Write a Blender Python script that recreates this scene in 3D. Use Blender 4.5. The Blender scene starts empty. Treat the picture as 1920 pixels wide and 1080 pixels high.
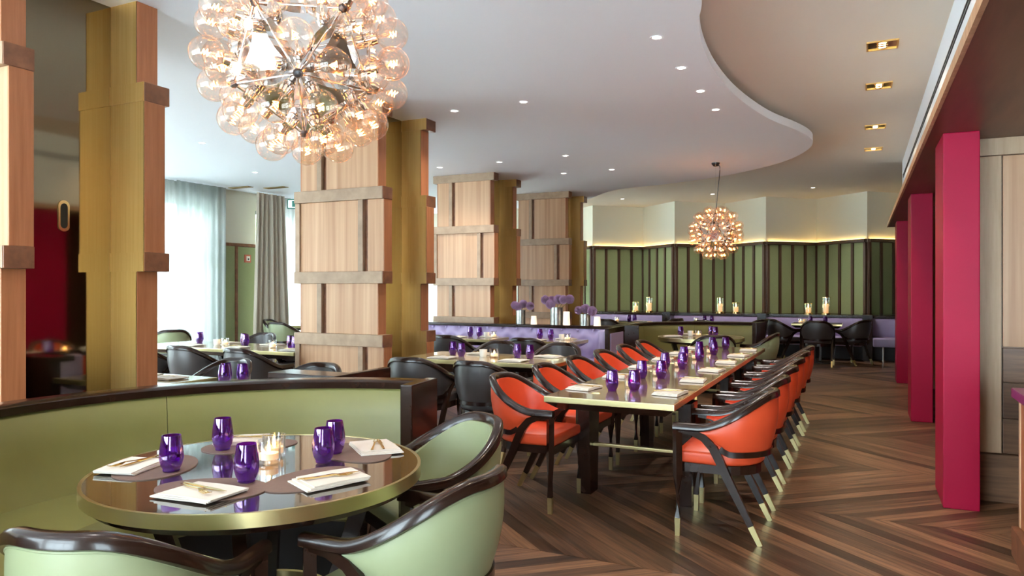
import bpy, bmesh, math, random
from mathutils import Vector, Matrix
R = math.radians
random.seed(7)
S = bpy.context.scene
COL = S.collection
# ---------------- camera ----------------
cam = bpy.data.objects.new('camera', bpy.data.cameras.new('camera')); COL.objects.link(cam)
cam.data.sensor_width = 36; cam.data.lens = 25.63
cam.location = (0, 0, 1.42); cam.rotation_euler = (R(90), 0, R(25.6)); cam.data.clip_start = .02
S.camera = cam
# ---------------- world, exposure ----------------
W = bpy.data.worlds.new('world'); S.world = W; W.use_nodes = True
bg = W.node_tree.nodes['Background']; bg.inputs[0].default_value = (.80, .91, 1, 1); bg.inputs[1].default_value = 11.5
S.view_settings.view_transform = 'Standard'; S.view_settings.look = 'None'
S.view_settings.exposure = 1.3; S.view_settings.gamma = 1
DOWN_W = 26      # downlight power
# ---------------- materials ----------------
MATS = {}
def mat(name, col, rough=.5, metal=0, spec=.5, coat=0, var=None, scale=6, stretch=(1, 1, 1), bump=0, emit=None, es=0, rnd=0, coord='Object', aniso=0):
    m = bpy.data.materials.new(name); m.use_nodes = True; MATS[name] = m
    nt = m.node_tree; N = nt.nodes; L = nt.links; b = N['Principled BSDF']
    b.inputs['Base Color'].default_value = (*col, 1); b.inputs['Roughness'].default_value = rough
    b.inputs['Metallic'].default_value = metal; b.inputs['Specular IOR Level'].default_value = spec
    b.inputs['Coat Weight'].default_value = coat; b.inputs['Coat Roughness'].default_value = .06
    if aniso: b.inputs['Anisotropic'].default_value = aniso
    if emit: b.inputs['Emission Color'].default_value = (*emit, 1); b.inputs['Emission Strength'].default_value = es
    if var or bump:
        tc = N.new('ShaderNodeTexCoord'); mp = N.new('ShaderNodeMapping'); mp.inputs['Scale'].default_value = stretch
        L.new(tc.outputs[coord], mp.inputs[0])
        vec = mp.outputs[0]
        if rnd:
            oi = N.new('ShaderNodeObjectInfo'); ml = N.new('ShaderNodeVectorMath'); ml.operation = 'SCALE'; ml.inputs[0].default_value = (37, 17, 23)
            L.new(oi.outputs['Random'], ml.inputs['Scale']); ad = N.new('ShaderNodeVectorMath'); L.new(mp.outputs[0], ad.inputs[0]); L.new(ml.outputs[0], ad.inputs[1]); vec = ad.outputs[0]
        nz = N.new('ShaderNodeTexNoise'); nz.inputs['Scale'].default_value = scale; nz.inputs['Detail'].default_value = 6; nz.inputs['Roughness'].default_value = .6
        L.new(vec, nz.inputs['Vector'])
        if var:
            cr = N.new('ShaderNodeValToRGB'); e = cr.color_ramp.elements
            e[0].position = .3; e[1].position = .7; e[0].color = (*col, 1); e[1].color = (*var, 1)
            L.new(nz.outputs['Fac'], cr.inputs[0]); out = cr.outputs[0]
            if rnd:
                oi2 = N.new('ShaderNodeObjectInfo'); mr = N.new('ShaderNodeMapRange'); mr.inputs[3].default_value = 1 - rnd; mr.inputs[4].default_value = 1 + rnd
                L.new(oi2.outputs['Random'], mr.inputs[0]); mx = N.new('ShaderNodeVectorMath'); mx.operation = 'SCALE'
                L.new(out, mx.inputs[0]); L.new(mr.outputs[0], mx.inputs['Scale']); out = mx.outputs[0]
            L.new(out, b.inputs['Base Color'])
        if bump:
            bp = N.new('ShaderNodeBump'); bp.inputs['Strength'].default_value = bump; bp.inputs['Distance'].default_value = .004
            L.new(nz.outputs['Fac'], bp.inputs['Height']); L.new(bp.outputs[0], b.inputs['Normal'])
    return m
mat('white_plaster', (.87, .90, .95), .8); mat('beige_plaster', (.84, .77, .66), .85); mat('cream_plaster', (.80, .77, .64), .85)
mat('oak', (.43, .225, .11), .42, var=(.64, .39, .225), scale=2.4, stretch=(7, 7, .14), bump=.05, rnd=.07)
mat('oak_batten', (.32, .205, .125), .45, var=(.44, .30, .19), scale=4, stretch=(2, 2, 2), bump=.05, rnd=.1)
mat('oak_grey', (.46, .31, .18), .5, var=(.58, .41, .26), scale=3, stretch=(9, 9, .6), rnd=.1)
mat('edge_wood', (.35, .12, .045), .4, var=(.46, .18, .075), scale=4, stretch=(9, 9, .5), rnd=.1)
mat('walnut', (.10, .05, .028), .4, var=(.22, .115, .06), scale=4, stretch=(.6, 6, 9), rnd=.15)
mat('walnut_band', (.13, .05, .025), .35, var=(.27, .11, .05), scale=3, stretch=(1, 3, 3), rnd=.1)
mat('batten_dark', (.055, .026, .015), .4, var=(.10, .048, .026), scale=4, stretch=(6, 6, .6))
mat('soffit_wood', (.10, .03, .015), .4, var=(.17, .06, .028), scale=2, stretch=(5, .6, 1))
mat('brass', (.84, .54, .17), .42, .85, var=(.92, .64, .25), scale=3, stretch=(30, 30, .4), bump=.02)
mat('gold_edge', (.70, .60, .30), .32, 1)
mat('brass_shiny', (.80, .60, .25), .16, 1)
mat('bronze_mirror', (.24, .19, .12), .05, 1)
mat('chrome', (.75, .74, .72), .12, 1); mat('gunmetal', (.09, .09, .095), .3, .8)
mat('lacquer', (.014, .006, .004), .22, spec=.4, coat=.15, var=(.026, .011, .007), scale=5, stretch=(2, 2, 2))
mat('black_base', (.012, .011, .011), .5)
mat('red_leather', (.78, .09, .028), .38, var=(.70, .078, .025), scale=4, bump=.03)
mat('black_leather', (.042, .037, .036), .38, var=(.055, .048, .046), scale=4, bump=.03)
mat('green_leather', (.30, .335, .19), .40, var=(.27, .305, .17), scale=3, bump=.03)
mat('olive_leather', (.205, .195, .058), .45, var=(.18, .17, .05), scale=3, bump=.02)
mat('lilac_leather', (.43, .35, .55), .42, var=(.39, .31, .51), scale=3, bump=.02)
mat('green_panel', (.26, .30, .14), .6, var=(.285, .325, .155), scale=40)
mat('fin_red', (.40, .003, .042), .45, spec=.2, var=(.35, .003, .036), scale=2)
mat('drape', (.50, .44, .35), .9); mat('napkin', (.66, .61, .54), .9); mat('placemat', (.17, .105, .08), .6, var=(.15, .09, .07), scale=60)
mat('top_taupe', (.20, .135, .085), .10, coat=.5); mat('top_dark_glass', (.035, .024, .016), .03, spec=1, coat=1)
mat('top_olive', (.36, .29, .16), .14, coat=.4)
mat('wax', (.9, .82, .7), .5, emit=(1, .5, .18), es=.35); mat('flame', (1, .6, .2), .5, emit=(1, .55, .16), es=18)
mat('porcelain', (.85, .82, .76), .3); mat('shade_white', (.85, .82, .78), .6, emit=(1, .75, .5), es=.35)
mat('filament', (1, .5, .15), .5, emit=(1, .36, .09), es=14)
mat('lamp_lens', (1, .95, .9), .5, emit=(1, .90, .76), es=12); mat('lamp_warm', (1, .7, .35), .5, emit=(1, .66, .28), es=14)
mat('cove', (1, .8, .4), .5, emit=(1, .66, .22), es=3)
mat('allium', (.40, .23, .38), .8, var=(.58, .40, .56), scale=60); mat('stem', (.16, .22, .07), .6)
mat('vase_metal', (.42, .42, .38), .3, .9, var=(.25, .26, .25), scale=14, bump=.1)
mat('dark_slot', (.01, .01, .01), .6); mat('sign_face', (.75, .88, .86), .4, emit=(.8, 1, .95), es=.4); mat('sign_mark', (.02, .16, .12), .5)
mat('alarm_red', (.62, .16, .10), .5); mat('window_frame', (.35, .36, .36), .5); mat('paving', (.8, .8, .78), .9)
mat('bark', (.10, .075, .05), .9); mat('leaf', (.10, .20, .05), .7, var=(.17, .28, .08), scale=3); mat('facade', (.24, .24, .23), .9); mat('parasol', (.9, .9, .9), .8)
mat('purple_top', (.20, .03, .12), .3)
def mixmat(name, tcol, gcol, fac, rough=.03, diff=None, dfac=0, span=.65):
    m = bpy.data.materials.new(name); m.use_nodes = True; MATS[name] = m; nt = m.node_tree; N = nt.nodes; L = nt.links
    N.remove(N['Principled BSDF']); out = N['Material Output']
    t = N.new('ShaderNodeBsdfTransparent'); t.inputs[0].default_value = (*tcol, 1)
    g = N.new('ShaderNodeBsdfGlossy'); g.inputs[0].default_value = (*gcol, 1); g.inputs['Roughness'].default_value = rough
    fr = N.new('ShaderNodeLayerWeight'); fr.inputs[0].default_value = .35
    mr = N.new('ShaderNodeMapRange'); mr.inputs[3].default_value = fac; mr.inputs[4].default_value = min(1, fac + span); L.new(fr.outputs['Facing'], mr.inputs[0])
    mx = N.new('ShaderNodeMixShader'); L.new(mr.outputs[0], mx.inputs[0]); L.new(t.outputs[0], mx.inputs[1]); L.new(g.outputs[0], mx.inputs[2]); last = mx
    if diff:
        d = N.new('ShaderNodeBsdfTranslucent') if dfac < 0 else N.new('ShaderNodeBsdfDiffuse'); d.inputs[0].default_value = (*diff, 1)
        m2 = N.new('ShaderNodeMixShader'); m2.inputs[0].default_value = abs(dfac); L.new(mx.outputs[0], m2.inputs[1]); L.new(d.outputs[0], m2.inputs[2]); last = m2
    L.new(last.outputs[0], out.inputs[0]); return m
mixmat('bulb_glass', (1, .95, .91), (1, .90, .82), .03, span=.34)
mixmat('clear_glass', (.95, .96, .95), (1, 1, 1), .06)
mixmat('window_glass', (.93, .97, .97), (1, 1, 1), .03)
mixmat('purple_glass', (.50, .12, .66), (.85, .7, 1), .08, diff=(.22, .015, .38), dfac=.08)
mixmat('sheer', (.50, .52, .52), (0, 0, 0), 0, .9, diff=(.54, .55, .53), dfac=-.5)
for n in ('sheer',):
    nt = MATS[n].node_tree
    for nd in nt.nodes:
        if nd.type == 'MAP_RANGE': nd.inputs[4].default_value = 0.0
def M(n): return MATS[n]
# planks: grain along uv.x, tone by object / island
def plankmat(name, island):
    m = bpy.data.materials.new(name); m.use_nodes = True; MATS[name] = m; nt = m.node_tree; N = nt.nodes; L = nt.links; b = N['Principled BSDF']
    uv = N.new('ShaderNodeUVMap'); mp = N.new('ShaderNodeMapping'); mp.inputs['Scale'].default_value = (1.5, 22, 1); L.new(uv.outputs[0], mp.inputs[0])
    if island: gi = N.new('ShaderNodeNewGeometry'); rnd = gi.outputs['Random Per Island']
    else: oi = N.new('ShaderNodeObjectInfo'); rnd = oi.outputs['Random']
    sc = N.new('ShaderNodeVectorMath'); sc.operation = 'SCALE'; sc.inputs[0].default_value = (31, 57, 11); L.new(rnd, sc.inputs['Scale'])
    ad = N.new('ShaderNodeVectorMath'); L.new(mp.outputs[0], ad.inputs[0]); L.new(sc.outputs[0], ad.inputs[1])
    nz = N.new('ShaderNodeTexNoise'); nz.inputs['Scale'].default_value = 1.6; nz.inputs['Detail'].default_value = 7; L.new(ad.outputs[0], nz.inputs['Vector'])
    cr = N.new('ShaderNodeValToRGB'); e = cr.color_ramp.elements; e[0].position = .3; e[1].position = .72
    e[0].color = (.07, .036, .021, 1); e[1].color = (.27, .14, .073, 1); L.new(nz.outputs[0], cr.inputs[0])
    mr = N.new('ShaderNodeMapRange'); mr.inputs[3].default_value = .36; mr.inputs[4].default_value = 1.5; L.new(rnd, mr.inputs[0])
    vm = N.new('ShaderNodeVectorMath'); vm.operation = 'SCALE'; L.new(cr.outputs[0], vm.inputs[0]); L.new(mr.outputs[0], vm.inputs['Scale'])
    L.new(vm.outputs[0], b.inputs['Base Color']); b.inputs['Roughness'].default_value = .38
    bp = N.new('ShaderNodeBump'); bp.inputs['Strength'].default_value = .08; bp.inputs['Distance'].default_value = .002; L.new(nz.outputs[0], bp.inputs['Height']); L.new(bp.outputs[0], b.inputs['Normal'])
plankmat('plank', False); plankmat('plank_far', True)
# ---------------- mesh helpers ----------------
class MB:
    def __init__(s): s.v = []; s.f = []
    def add(s, vs, fs):
        o = len(s.v); s.v += [tuple(p) for p in vs]; s.f += [tuple(i + o for i in f) for f in fs]; return s
    def box(s, x0, x1, y0, y1, z0, z1, mx=None):
        vs = [Vector(p) for p in ((x0, y0, z0), (x1, y0, z0), (x1, y1, z0), (x0, y1, z0), (x0, y0, z1), (x1, y0, z1), (x1, y1, z1), (x0, y1, z1))]
        if mx: vs = [mx @ p for p in vs]
        return s.add(vs, [(0, 3, 2, 1), (4, 5, 6, 7), (0, 1, 5, 4), (1, 2, 6, 5), (2, 3, 7, 6), (3, 0, 4, 7)])
    def rbox(s, x0, x1, y0, y1, z0, z1, r=.01, seg=2, mx=None):
        bm = bmesh.new(); bmesh.ops.create_cube(bm, size=1)
        for v in bm.verts: v.co = Vector(((x0 + x1) / 2 + v.co.x * (x1 - x0), (y0 + y1) / 2 + v.co.y * (y1 - y0), (z0 + z1) / 2 + v.co.z * (z1 - z0)))
        bmesh.ops.bevel(bm, geom=bm.edges[:], offset=r, segments=seg, profile=.6, affect='EDGES')
        return s.bm(bm, mx)
    def bm(s, bm, mx=None):
        bm.verts.index_update(); vs = [(mx @ v.co if mx else v.co.copy()) for v in bm.verts]; fs = [[v.index for v in f.verts] for f in bm.faces]; bm.free(); return s.add(vs, fs)
    def lathe(s, prof, n=24, c=(0, 0, 0), cap=True):
        vs = []; fs = []; k = len(prof)
        for i in range(n):
            t = 2 * math.pi * i / n
            for r, z in prof: vs.append((c[0] + r * math.cos(t), c[1] + r * math.sin(t), c[2] + z))
        for i in range(n):
            j = (i + 1) % n
            for q in range(k - 1): fs.append((i * k + q, j * k + q, j * k + q + 1, i * k + q + 1))
        if cap:
            if prof[0][0] > 1e-5: fs.append(tuple(i * k for i in range(n))[::-1])
            if prof[-1][0] > 1e-5: fs.append(tuple(i * k + k - 1 for i in range(n)))
        return s.add(vs, fs)
    def sweep(s, path, secs, closed=False, up=Vector((0, 0, 1)), cap=True):
        # secs: one section (list of (side, up)) or a list per point
        P = [Vector(p) for p in path]; n = len(P); vs = []; per = isinstance(secs[0][0], (list, tuple)); k = len(secs[0]) if per else len(secs)
        for i in range(n):
            if closed: t = P[(i + 1) % n] - P[i - 1]
            else: t = P[min(i + 1, n - 1)] - P[max(i - 1, 0)]
            t.normalize(); sd = t.cross(up)
            if sd.length < 1e-4: sd = t.cross(Vector((0, 1, 0)))
            sd.normalize(); u = sd.cross(t)
            for a, b in (secs[i] if per else secs): vs.append(P[i] + sd * a + u * b)
        fs = []
        for i in range(n if closed else n - 1):
            j = (i + 1) % n
            for q in range(k): fs.append((i * k + q, i * k + (q + 1) % k, j * k + (q + 1) % k, j * k + q))
        if not closed and cap: fs.append(tuple(range(k))[::-1]); fs.append(tuple((n - 1) * k + q for q in range(k)))
        return s.add(vs, fs)
    def tube(s, path, r, n=8, closed=False): return s.sweep(path, [(r * math.cos(2 * math.pi * i / n), r * math.sin(2 * math.pi * i / n)) for i in range(n)], closed)
    def prism(s, poly, z0, z1, mx=None):
        n = len(poly); vs = [Vector((x, y, z0)) for x, y in poly] + [Vector((x, y, z1)) for x, y in poly]
        if mx: vs = [mx @ p for p in vs]
        return s.add(vs, [tuple(range(n))[::-1], tuple(range(n, 2 * n))] + [(i, (i + 1) % n, n + (i + 1) % n, n + i) for i in range(n)])
    def mesh(s, name, m, smooth=False, angle=40):
        me = bpy.data.meshes.new(name); me.from_pydata(s.v, [], s.f); me.materials.append(M(m))
        bm = bmesh.new(); bm.from_mesh(me); bmesh.ops.recalc_face_normals(bm, faces=bm.faces[:]); bm.to_mesh(me); bm.free()
        if smooth:
            me.polygons.foreach_set('use_smooth', [True] * len(me.polygons)); me.set_sharp_from_angle(angle=R(angle))
        return me
    def build(s, name, m, parent=None, smooth=False, angle=40): return obj(name, s.mesh(name, m, smooth, angle), parent)
def obj(name, data, parent=None, loc=None, rz=None):
    o = bpy.data.objects.new(name, data); COL.objects.link(o)
    if parent: o.parent = parent
    if loc: o.location = loc
    if rz is not None: o.rotation_euler = (0, 0, rz)
    return o
def tag(o, label, cat, group=None):
    o['label'] = label; o['category'] = cat
    if group: o['group'] = group
    return o
def empty(name, loc, rz=0, label=None, cat=None, group=None):
    o = obj(name, None, None, loc, rz)
    if label: tag(o, label, cat, group)
    return o
def struct(o): o['kind'] = 'structure'; return o
def copy_tree(o, parent=None):
    c = o.copy(); COL.objects.link(c); c.parent = parent
    for ch in KIDS.get(o.name, None) or [q for q in o.children]: copy_tree(ch, c)
    return c
KIDS = {}
def dup(o, loc, rz, label, group=None, cat=None):
    c = copy_tree(o); c.location = loc; c.rotation_euler = (0, 0, rz); c['label'] = label
    if group: c['group'] = group
    if cat: c['category'] = cat
    return c
used = {}
def place(key, proto, loc, rz, label, group=None):
    if key not in used: used[key] = 1; o = proto; o.location = loc; o.rotation_euler = (0, 0, rz); o['label'] = label; o['group'] = group or o.get('group', ''); return o
    return dup(proto, loc, rz, label, group)
ORD = ['first', 'second', 'third', 'fourth', 'fifth', 'sixth', 'seventh', 'eighth', 'ninth', 'tenth', 'eleventh', 'twelfth', 'thirteenth', 'fourteenth', 'fifteenth', 'sixteenth', 'seventeenth', 'eighteenth', 'nineteenth', 'twentieth', 'twenty-first', 'twenty-second']
# ---------------- floor ----------------
ZW, ZB = 3.24, 3.40
X0, X1, Y0, Y1 = -10.6, 3.0, -3.5, 18.2
floor = struct(MB().box(X0 - .2, X1 + .2, Y0 - .2, Y1 + .2, -.12, -.012).build('floor', 'black_base'))
def plank_mesh(sg, w=.142, h=1.38, s=1.55):
    g = .0012; b = MB(); e = .0
    poly = [(g, g), (w - g, g), (w - g + sg * s, h - g), (g + sg * s, h - g)]
    b.prism(poly, -.012, 0)
    me = b.mesh('plank', 'plank'); return me
def add_uv(me, fn):
    uv = me.uv_layers.new(name='UVMap')
    for lp in me.loops: uv.data[lp.index].uv = fn(me.vertices[lp.vertex_index].co)
pm = {}
LN = math.hypot(1.38, 1.55)
for sg in (1, -1):
    me = plank_mesh(sg); pm[sg] = me
    add_uv(me, lambda c: (c.y / 1.38 * LN, c.x - sg * c.y / 1.38 * 1.55))
cands = []
ca, sa = math.cos(R(25.6)), math.sin(R(25.6))
def proj(x, y, z):
    d = y * ca - x * sa; l = x * ca + y * sa
    return (960 + 1367 * l / d, 540 - 1367 * (z - 1.42) / d, d) if d > .05 else (0, 0, -1)
for k in range(-6, 11):
    yb = 3.62 + 1.38 * k; sg = -1 if k % 2 == 0 else 1
    n0 = int((X0 - 2) / .142); n1 = int((X1 + 2) / .142)
    for i in range(n0, n1):
        x = i * .142 + (0 if sg < 0 else -1.55)
        xs = [x, x + .142, x + sg * 1.55, x + sg * 1.55 + .142]
        if min(xs) < X0 - .15 or max(xs) > X1 + .15 or yb < Y0 - .2 or yb + 1.38 > Y1 + .2: continue
        vis = 0
        for t in (.1, .3, .5, .7, .9):
            p = proj(x + .07 + sg * 1.55 * t, yb + 1.38 * t, 0)
            if p[2] > 0 and 900 < p[0] < 1900 and p[1] < 1080: vis = max(vis, 1 / p[2] ** 2)
        cands.append((vis, x, yb, sg))
cands.sort(key=lambda c: -c[0])
for vis, x, yb, sg in cands[:300]: obj('plank', pm[sg], floor, (x, yb, 0))
fb = MB(); uvs = []
for vis, x, yb, sg in cands[300:]:
    fb.add([Vector((v.co.x + x, v.co.y + yb, v.co.z)) for v in pm[sg].vertices], [tuple(p.vertices) for p in pm[sg].polygons])
    uvs += [(v.co.y / 1.38 * LN, v.co.x - sg * v.co.y / 1.38 * 1.55) for v in pm[sg].vertices]
me = bpy.data.meshes.new('planks'); me.from_pydata(fb.v, [], fb.f); me.materials.append(M('plank_far'))
uv = me.uv_layers.new(name='UVMap')
for lp in me.loops: uv.data[lp.index].uv = uvs[lp.vertex_index]
o = obj('planks_rest', me, floor); o['kind'] = 'stuff'
# ---------------- ceilings ----------------
struct(MB().box(X0 - .2, X1 + .2, Y0 - .2, Y1 + .2, ZB, ZB + .1).build('ceiling', 'beige_plaster'))
edge = [(-.75, -3.4), (-.72, 0), (-.75, 2.5), (-.82, 3.9), (-.91, 4.67), (-1.0, 5.04), (-1.08, 5.62), (-1.11, 6.37), (-1.06, 7.26), (-.9, 8.24), (-.68, 8.97), (-.57, 9.45), (-.55, 9.88), (-.65, 10.38), (-.92, 11.01), (-1.34, 11.56), (-2.08, 12.2), (-3.07, 12.68), (-4.15, 13.05), (-5.2, 14.3), (-6.4, 14.9), (-8.5, 15.2), (-10.55, 15.3)]
def catmull(P, n=6):
    out = []
    for i in range(len(P) - 1):
        p0, p1, p2, p3 = [Vector(P[max(0, min(len(P) - 1, i + q))]) for q in (-1, 0, 1, 2)]
        for j in range(n):
            t = j / n; out.append(.5 * ((2 * p1) + (p2 - p0) * t + (2 * p0 - 5 * p1 + 4 * p2 - p3) * t * t + (3 * p1 - p0 - 3 * p2 + p3) * t ** 3))
    return out + [Vector(P[-1])]
ep = [(p.x, p.y) for p in catmull([Vector((x, y)) for x, y in edge])]
dz = MB().prism(ep + [(-10.55, -3.4)], ZW, ZW + .09).build('ceiling', 'white_plaster'); struct(dz)
# ---------------- walls ----------------
FW = [(-9.9, -7.0), (-6.6, -4.0), (-3.6, -1.2), (.8, 2.8)]  # rightmost opening is unseen, added to light the woodwork under the soffit
b = MB(); xs = [X0 - .2] + [q for w in FW for q in w] + [X1 + .2]
for i in range(0, len(xs), 2): b.box(xs[i], xs[i + 1], Y0 - .2, Y0, 0, ZB)
for x0, x1 in FW: b.box(x0, x1, Y0 - .2, Y0, 2.92, ZB); b.box(x0, x1, Y0 - .2, Y0, 0, .08)
struct(b.build('wall_front', 'cream_plaster'))
struct(MB().box(X1, X1 + .2, Y0, Y1, 0, ZB).build('wall_right', 'walnut'))
WINS = [(1.6, 5.4), (6.0, 9.47), (10.6, 13.9), (14.5, 17.2)]  # first opening is out of view, added to let in more daylight
b = MB(); ys = [Y0] + [q for w in WINS for q in w] + [Y1]
for i in range(0, len(ys), 2): b.box(X0 - .2, X0, ys[i], ys[i + 1], 0, ZB)
for y0, y1 in WINS: b.box(X0 - .2, X0, y0, y1, 2.92, ZB); b.box(X0 - .2, X0, y0, y1, 0, .08)
wl = struct(b.build('wall_left', 'cream_plaster'))
for y0, y1 in ((9.5, 10.08), (10.1, 10.57)): MB().rbox(X0, X0 + .03, y0, y1, .1, 2.2, .006).build('panel', 'green_panel', wl)
MB().rbox(X0, X0 + .05, 10.06, 10.12, .1, 2.24, .008).build('batten', 'walnut_band', wl)
MB().rbox(X0, X0 + .06, 9.47, 10.6, 2.2, 2.26, .01).build('cap_rail', 'walnut_band', wl)
for i, (y0, y1) in enumerate(WINS + FW):
    w = struct(empty('window_%d' % (i + 1), (X0 - .1, y0, 0) if i < 4 else (y0, Y0 - .1, 0), 0 if i < 4 else R(-90)))
    L = y1 - y0; n = 3
    fr = MB()
    for q in range(n + 1): fr.box(-.04, .04, L * q / n - .03 if q else 0, L * q / n + .03 if q < n else L, .08, 2.92)
    fr.box(-.04, .04, 0, L, .08, .16); fr.box(-.04, .04, 0, L, 2.05, 2.15); fr.box(-.04, .04, 0, L, 2.86, 2.92)
    fr.build('window_frame', 'window_frame', w)
    for q in range(n):
        for z0, z1 in ((.16, 2.05), (2.15, 2.86)): MB().box(-.005, .005, L * q / n + .03, L * (q + 1) / n - .03, z0, z1).build('pane', 'window_glass', w)
# sheers and drape
def curtain(y0, y1, x, amp, wl_, z0, z1, name, m, label, th=.0, flare=0):
    b = MB(); n = int((y1 - y0) / wl_ * 8); rows = 8; vs = []; fs = []
    for i in range(n + 1):
        for r in range(rows + 1):
            t = i / n; z = z0 + (z1 - z0) * r / rows; y = y0 + (y1 - y0) * t; ph = 2 * math.pi * (y - y0) / wl_
            k = 1 - r / rows; yy = y + flare * (t - .5) * k
            vs.append((x + amp * (math.sin(ph) + .4 * math.sin(ph * .37 + 1.3 * k)) * (.55 + .45 * k), yy, z))
    for i in range(n):
        for r in range(rows): a = i * (rows + 1) + r; fs.append((a, a + rows + 1, a + rows + 2, a + 1))
    b.add(vs, fs); o = b.build(name, m, None, True, 180); return tag(o, label, 'curtain')
curtain(5.9, 9.50, X0 + .22, .035, .13, .02, 3.22, 'sheer_curtain', 'sheer', 'white sheer curtain over the window left of the green wall panel')
curtain(8.55, 9.6, X0 + .30, .03, .15, .02, 3.22, 'sheer_curtain', 'sheer', 'second narrow layer of sheer curtain gathered beside the green wall panel')
curtain(10.75, 14.0, X0 + .22, .035, .13, .02, 3.22, 'sheer_curtain', 'sheer', 'white sheer curtain over the window right of the beige drape')
curtain(10.28, 10.98, X0 + .36, .06, .115, .02, 3.22, 'drape_curtain', 'drape', 'heavy beige floor length drape hanging between the two windows', flare=.28)
# fire alarm switch, exit sign
al = empty('alarm_switch', (X0 + .03, 10.36, 1.98), 0, 'small square red and white alarm switch on the green wall panel', 'switch')
MB().rbox(0, .03, -.075, .075, -.075, .075, .008).build('plate', 'alarm_red', al); MB().rbox(.03, .036, -.045, .045, -.045, .045, .004).build('face', 'porcelain', al); MB().lathe([(.016, 0), (.016, .008), (0, .008)], 12).build('button', 'dark_slot', al).matrix_local = Matrix.Translation((.036, 0, -.01)) @ Matrix.Rotation(R(90), 4, 'Y')
ex = empty('exit_sign', (-9.24, 10.3, 2.86), R(20), 'small lit exit sign with pictogram hanging under the ceiling by column', 'sign')
MB().rbox(-.21, .21, -.02, .02, 0, .18, .005).build('box', 'sign_mark', ex); MB().rbox(-.19, .19, -.026, -.02, .02, .16, .002).build('face', 'sign_face', ex)
mk = MB(); mk.box(-.12, -.05, -.029, -.026, .035, .145)
mk.prism([(.03, .03), (.055, .03), (.075, .07), (.1, .04), (.12, .05), (.09, .09), (.1, .12), (.07, .135), (.04, .11), (.05, .08)], .026, .029, Matrix.Rotation(R(90), 4, 'X')); mk.build('pictogram', 'sign_mark', ex)
MB().tube([(0, 0, .18), (0, 0, .32)], .006).build('rod', 'chrome', ex)
# back wall: zigzag
conv = [-7.8, -5.81, -3.84, -1.86, .11, 2.1]; conc = [-6.8, -4.83, -2.88, -.9, 1.05]
zz = []
for i in range(len(conc)): zz += [(conv[i], 16.6), (conc[i], 17.55)]
zz.append((conv[-1], 16.6))
for i in range(len(zz) - 1):
    a_, b_ = Vector((*zz[i], 0)), Vector((*zz[i + 1], 0)); d = (b_ - a_); Lg = d.length; ang = math.atan2(d.y, d.x)
    wr = struct(MB().box(0, Lg, 0, .15, 0, ZB).build('wall_back', 'cream_plaster')); wr.location = a_; wr.rotation_euler = (0, 0, ang)
    n = 4; w = Lg / n
    for q in range(n):
        MB().rbox(q * w + .035, (q + 1) * w - .035, -.03, 0, .87, 2.36, .005).build('panel', 'green_panel', wr)
    for q in range(n + 1):
        cx = min(max(q * w, .03), Lg - .03); MB().rbox(cx - .03, cx + .03, -.055, 0, .87, 2.36, .008).build('batten', 'batten_dark', wr)
    MB().rbox(0, Lg, -.09, 0, 2.36, 2.43, .01).build('cap_rail', 'batten_dark', wr)
    MB().box(.04, Lg - .04, -.05, -.02, 2.431, 2.440).build('cove_strip', 'cove', wr)
struct(MB().box(X0 - .2, -7.8, 16.6, 16.8, 0, ZB).build('wall_back', 'cream_plaster'))
struct(MB().box(2.1, X1, 16.6, 16.8, 0, ZB).build('wall_back', 'cream_plaster'))
# ---------------- soffit, fascia, fins, partitions (right side) ----------------
sf = struct(MB().box(.40, X1, Y0, 13.5, 2.42, 2.47).build('ceiling', 'soffit_wood'))
MB().box(.38, .40, Y0, 13.5, 2.418, 2.475).build('edge_strip', 'oak', sf)
fa = struct(MB().box(.578, .75, Y0, 12.9, 2.47, ZB).build('wall_right', 'white_plaster'))
for z in (3.10, 3.135): MB().box(.572, .58, Y0, 12.6, z, z + .014).build('air_slot', 'dark_slot', fa)
for i, y in enumerate((1.9, 5.45, 8.83, 12.3)):
    f = tag(MB().rbox(.476, .68, y, y + .55, 0, 2.42, .007).build('fin_pillar', 'fin_red'), ['crimson', 'nearest visible crimson', 'middle crimson', 'farthest crimson'][i] + ' red pillar under the wooden soffit' + (' beside the camera' if i == 0 else ''), 'pillar', 'crimson pillars along the aisle')
    if i == 0: COL.objects.unlink(f); bpy.data.objects.remove(f); continue
    yb = y + .32
    pw = struct(MB().box(.68, X1, yb + .04, yb + .16, 0, 2.42).build('wall_right', 'walnut'))
    MB().rbox(.70, .84, yb, yb + .05, .32, 2.30, .004).build('post', 'oak_grey', pw)
    MB().rbox(.70, X1, yb, yb + .05, 2.305, 2.42, .004).build('top_rail', 'oak_grey', pw)
    for q in range(6): MB().rbox(.85 + q * .26, 1.105 + q * .26, yb + .02, yb + .05, 1.03, 2.30, .003).build('board', 'oak', pw)
    for z0, z1 in ((.32, .55), (.555, .79), (.795, 1.02)): MB().rbox(.85, X1, yb + .015, yb + .05, z0, z1, .003).build('plank', 'walnut', pw)
    MB().rbox(.70, X1, yb - .02, yb + .05, 0, .315, .004).build('plinth', 'walnut', pw)
ct = empty('service_counter', (.72, 4.03, 0), 0, 'wooden service counter with plum top at the right edge', 'counter')
MB().rbox(.0, .9, -.9, .62, .0, .155, .006).build('plinth', 'walnut_band', ct); MB().rbox(.035, .9, -.9, .60, .158, .835, .006).build('body', 'edge_wood', ct); MB().rbox(.03, .06, .57, .605, .158, .835, .004).build('corner_strip', 'oak', ct)
MB().rbox(.0, .95, -.95, .63, .838, .89, .008).build('top', 'purple_top', ct)
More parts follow.
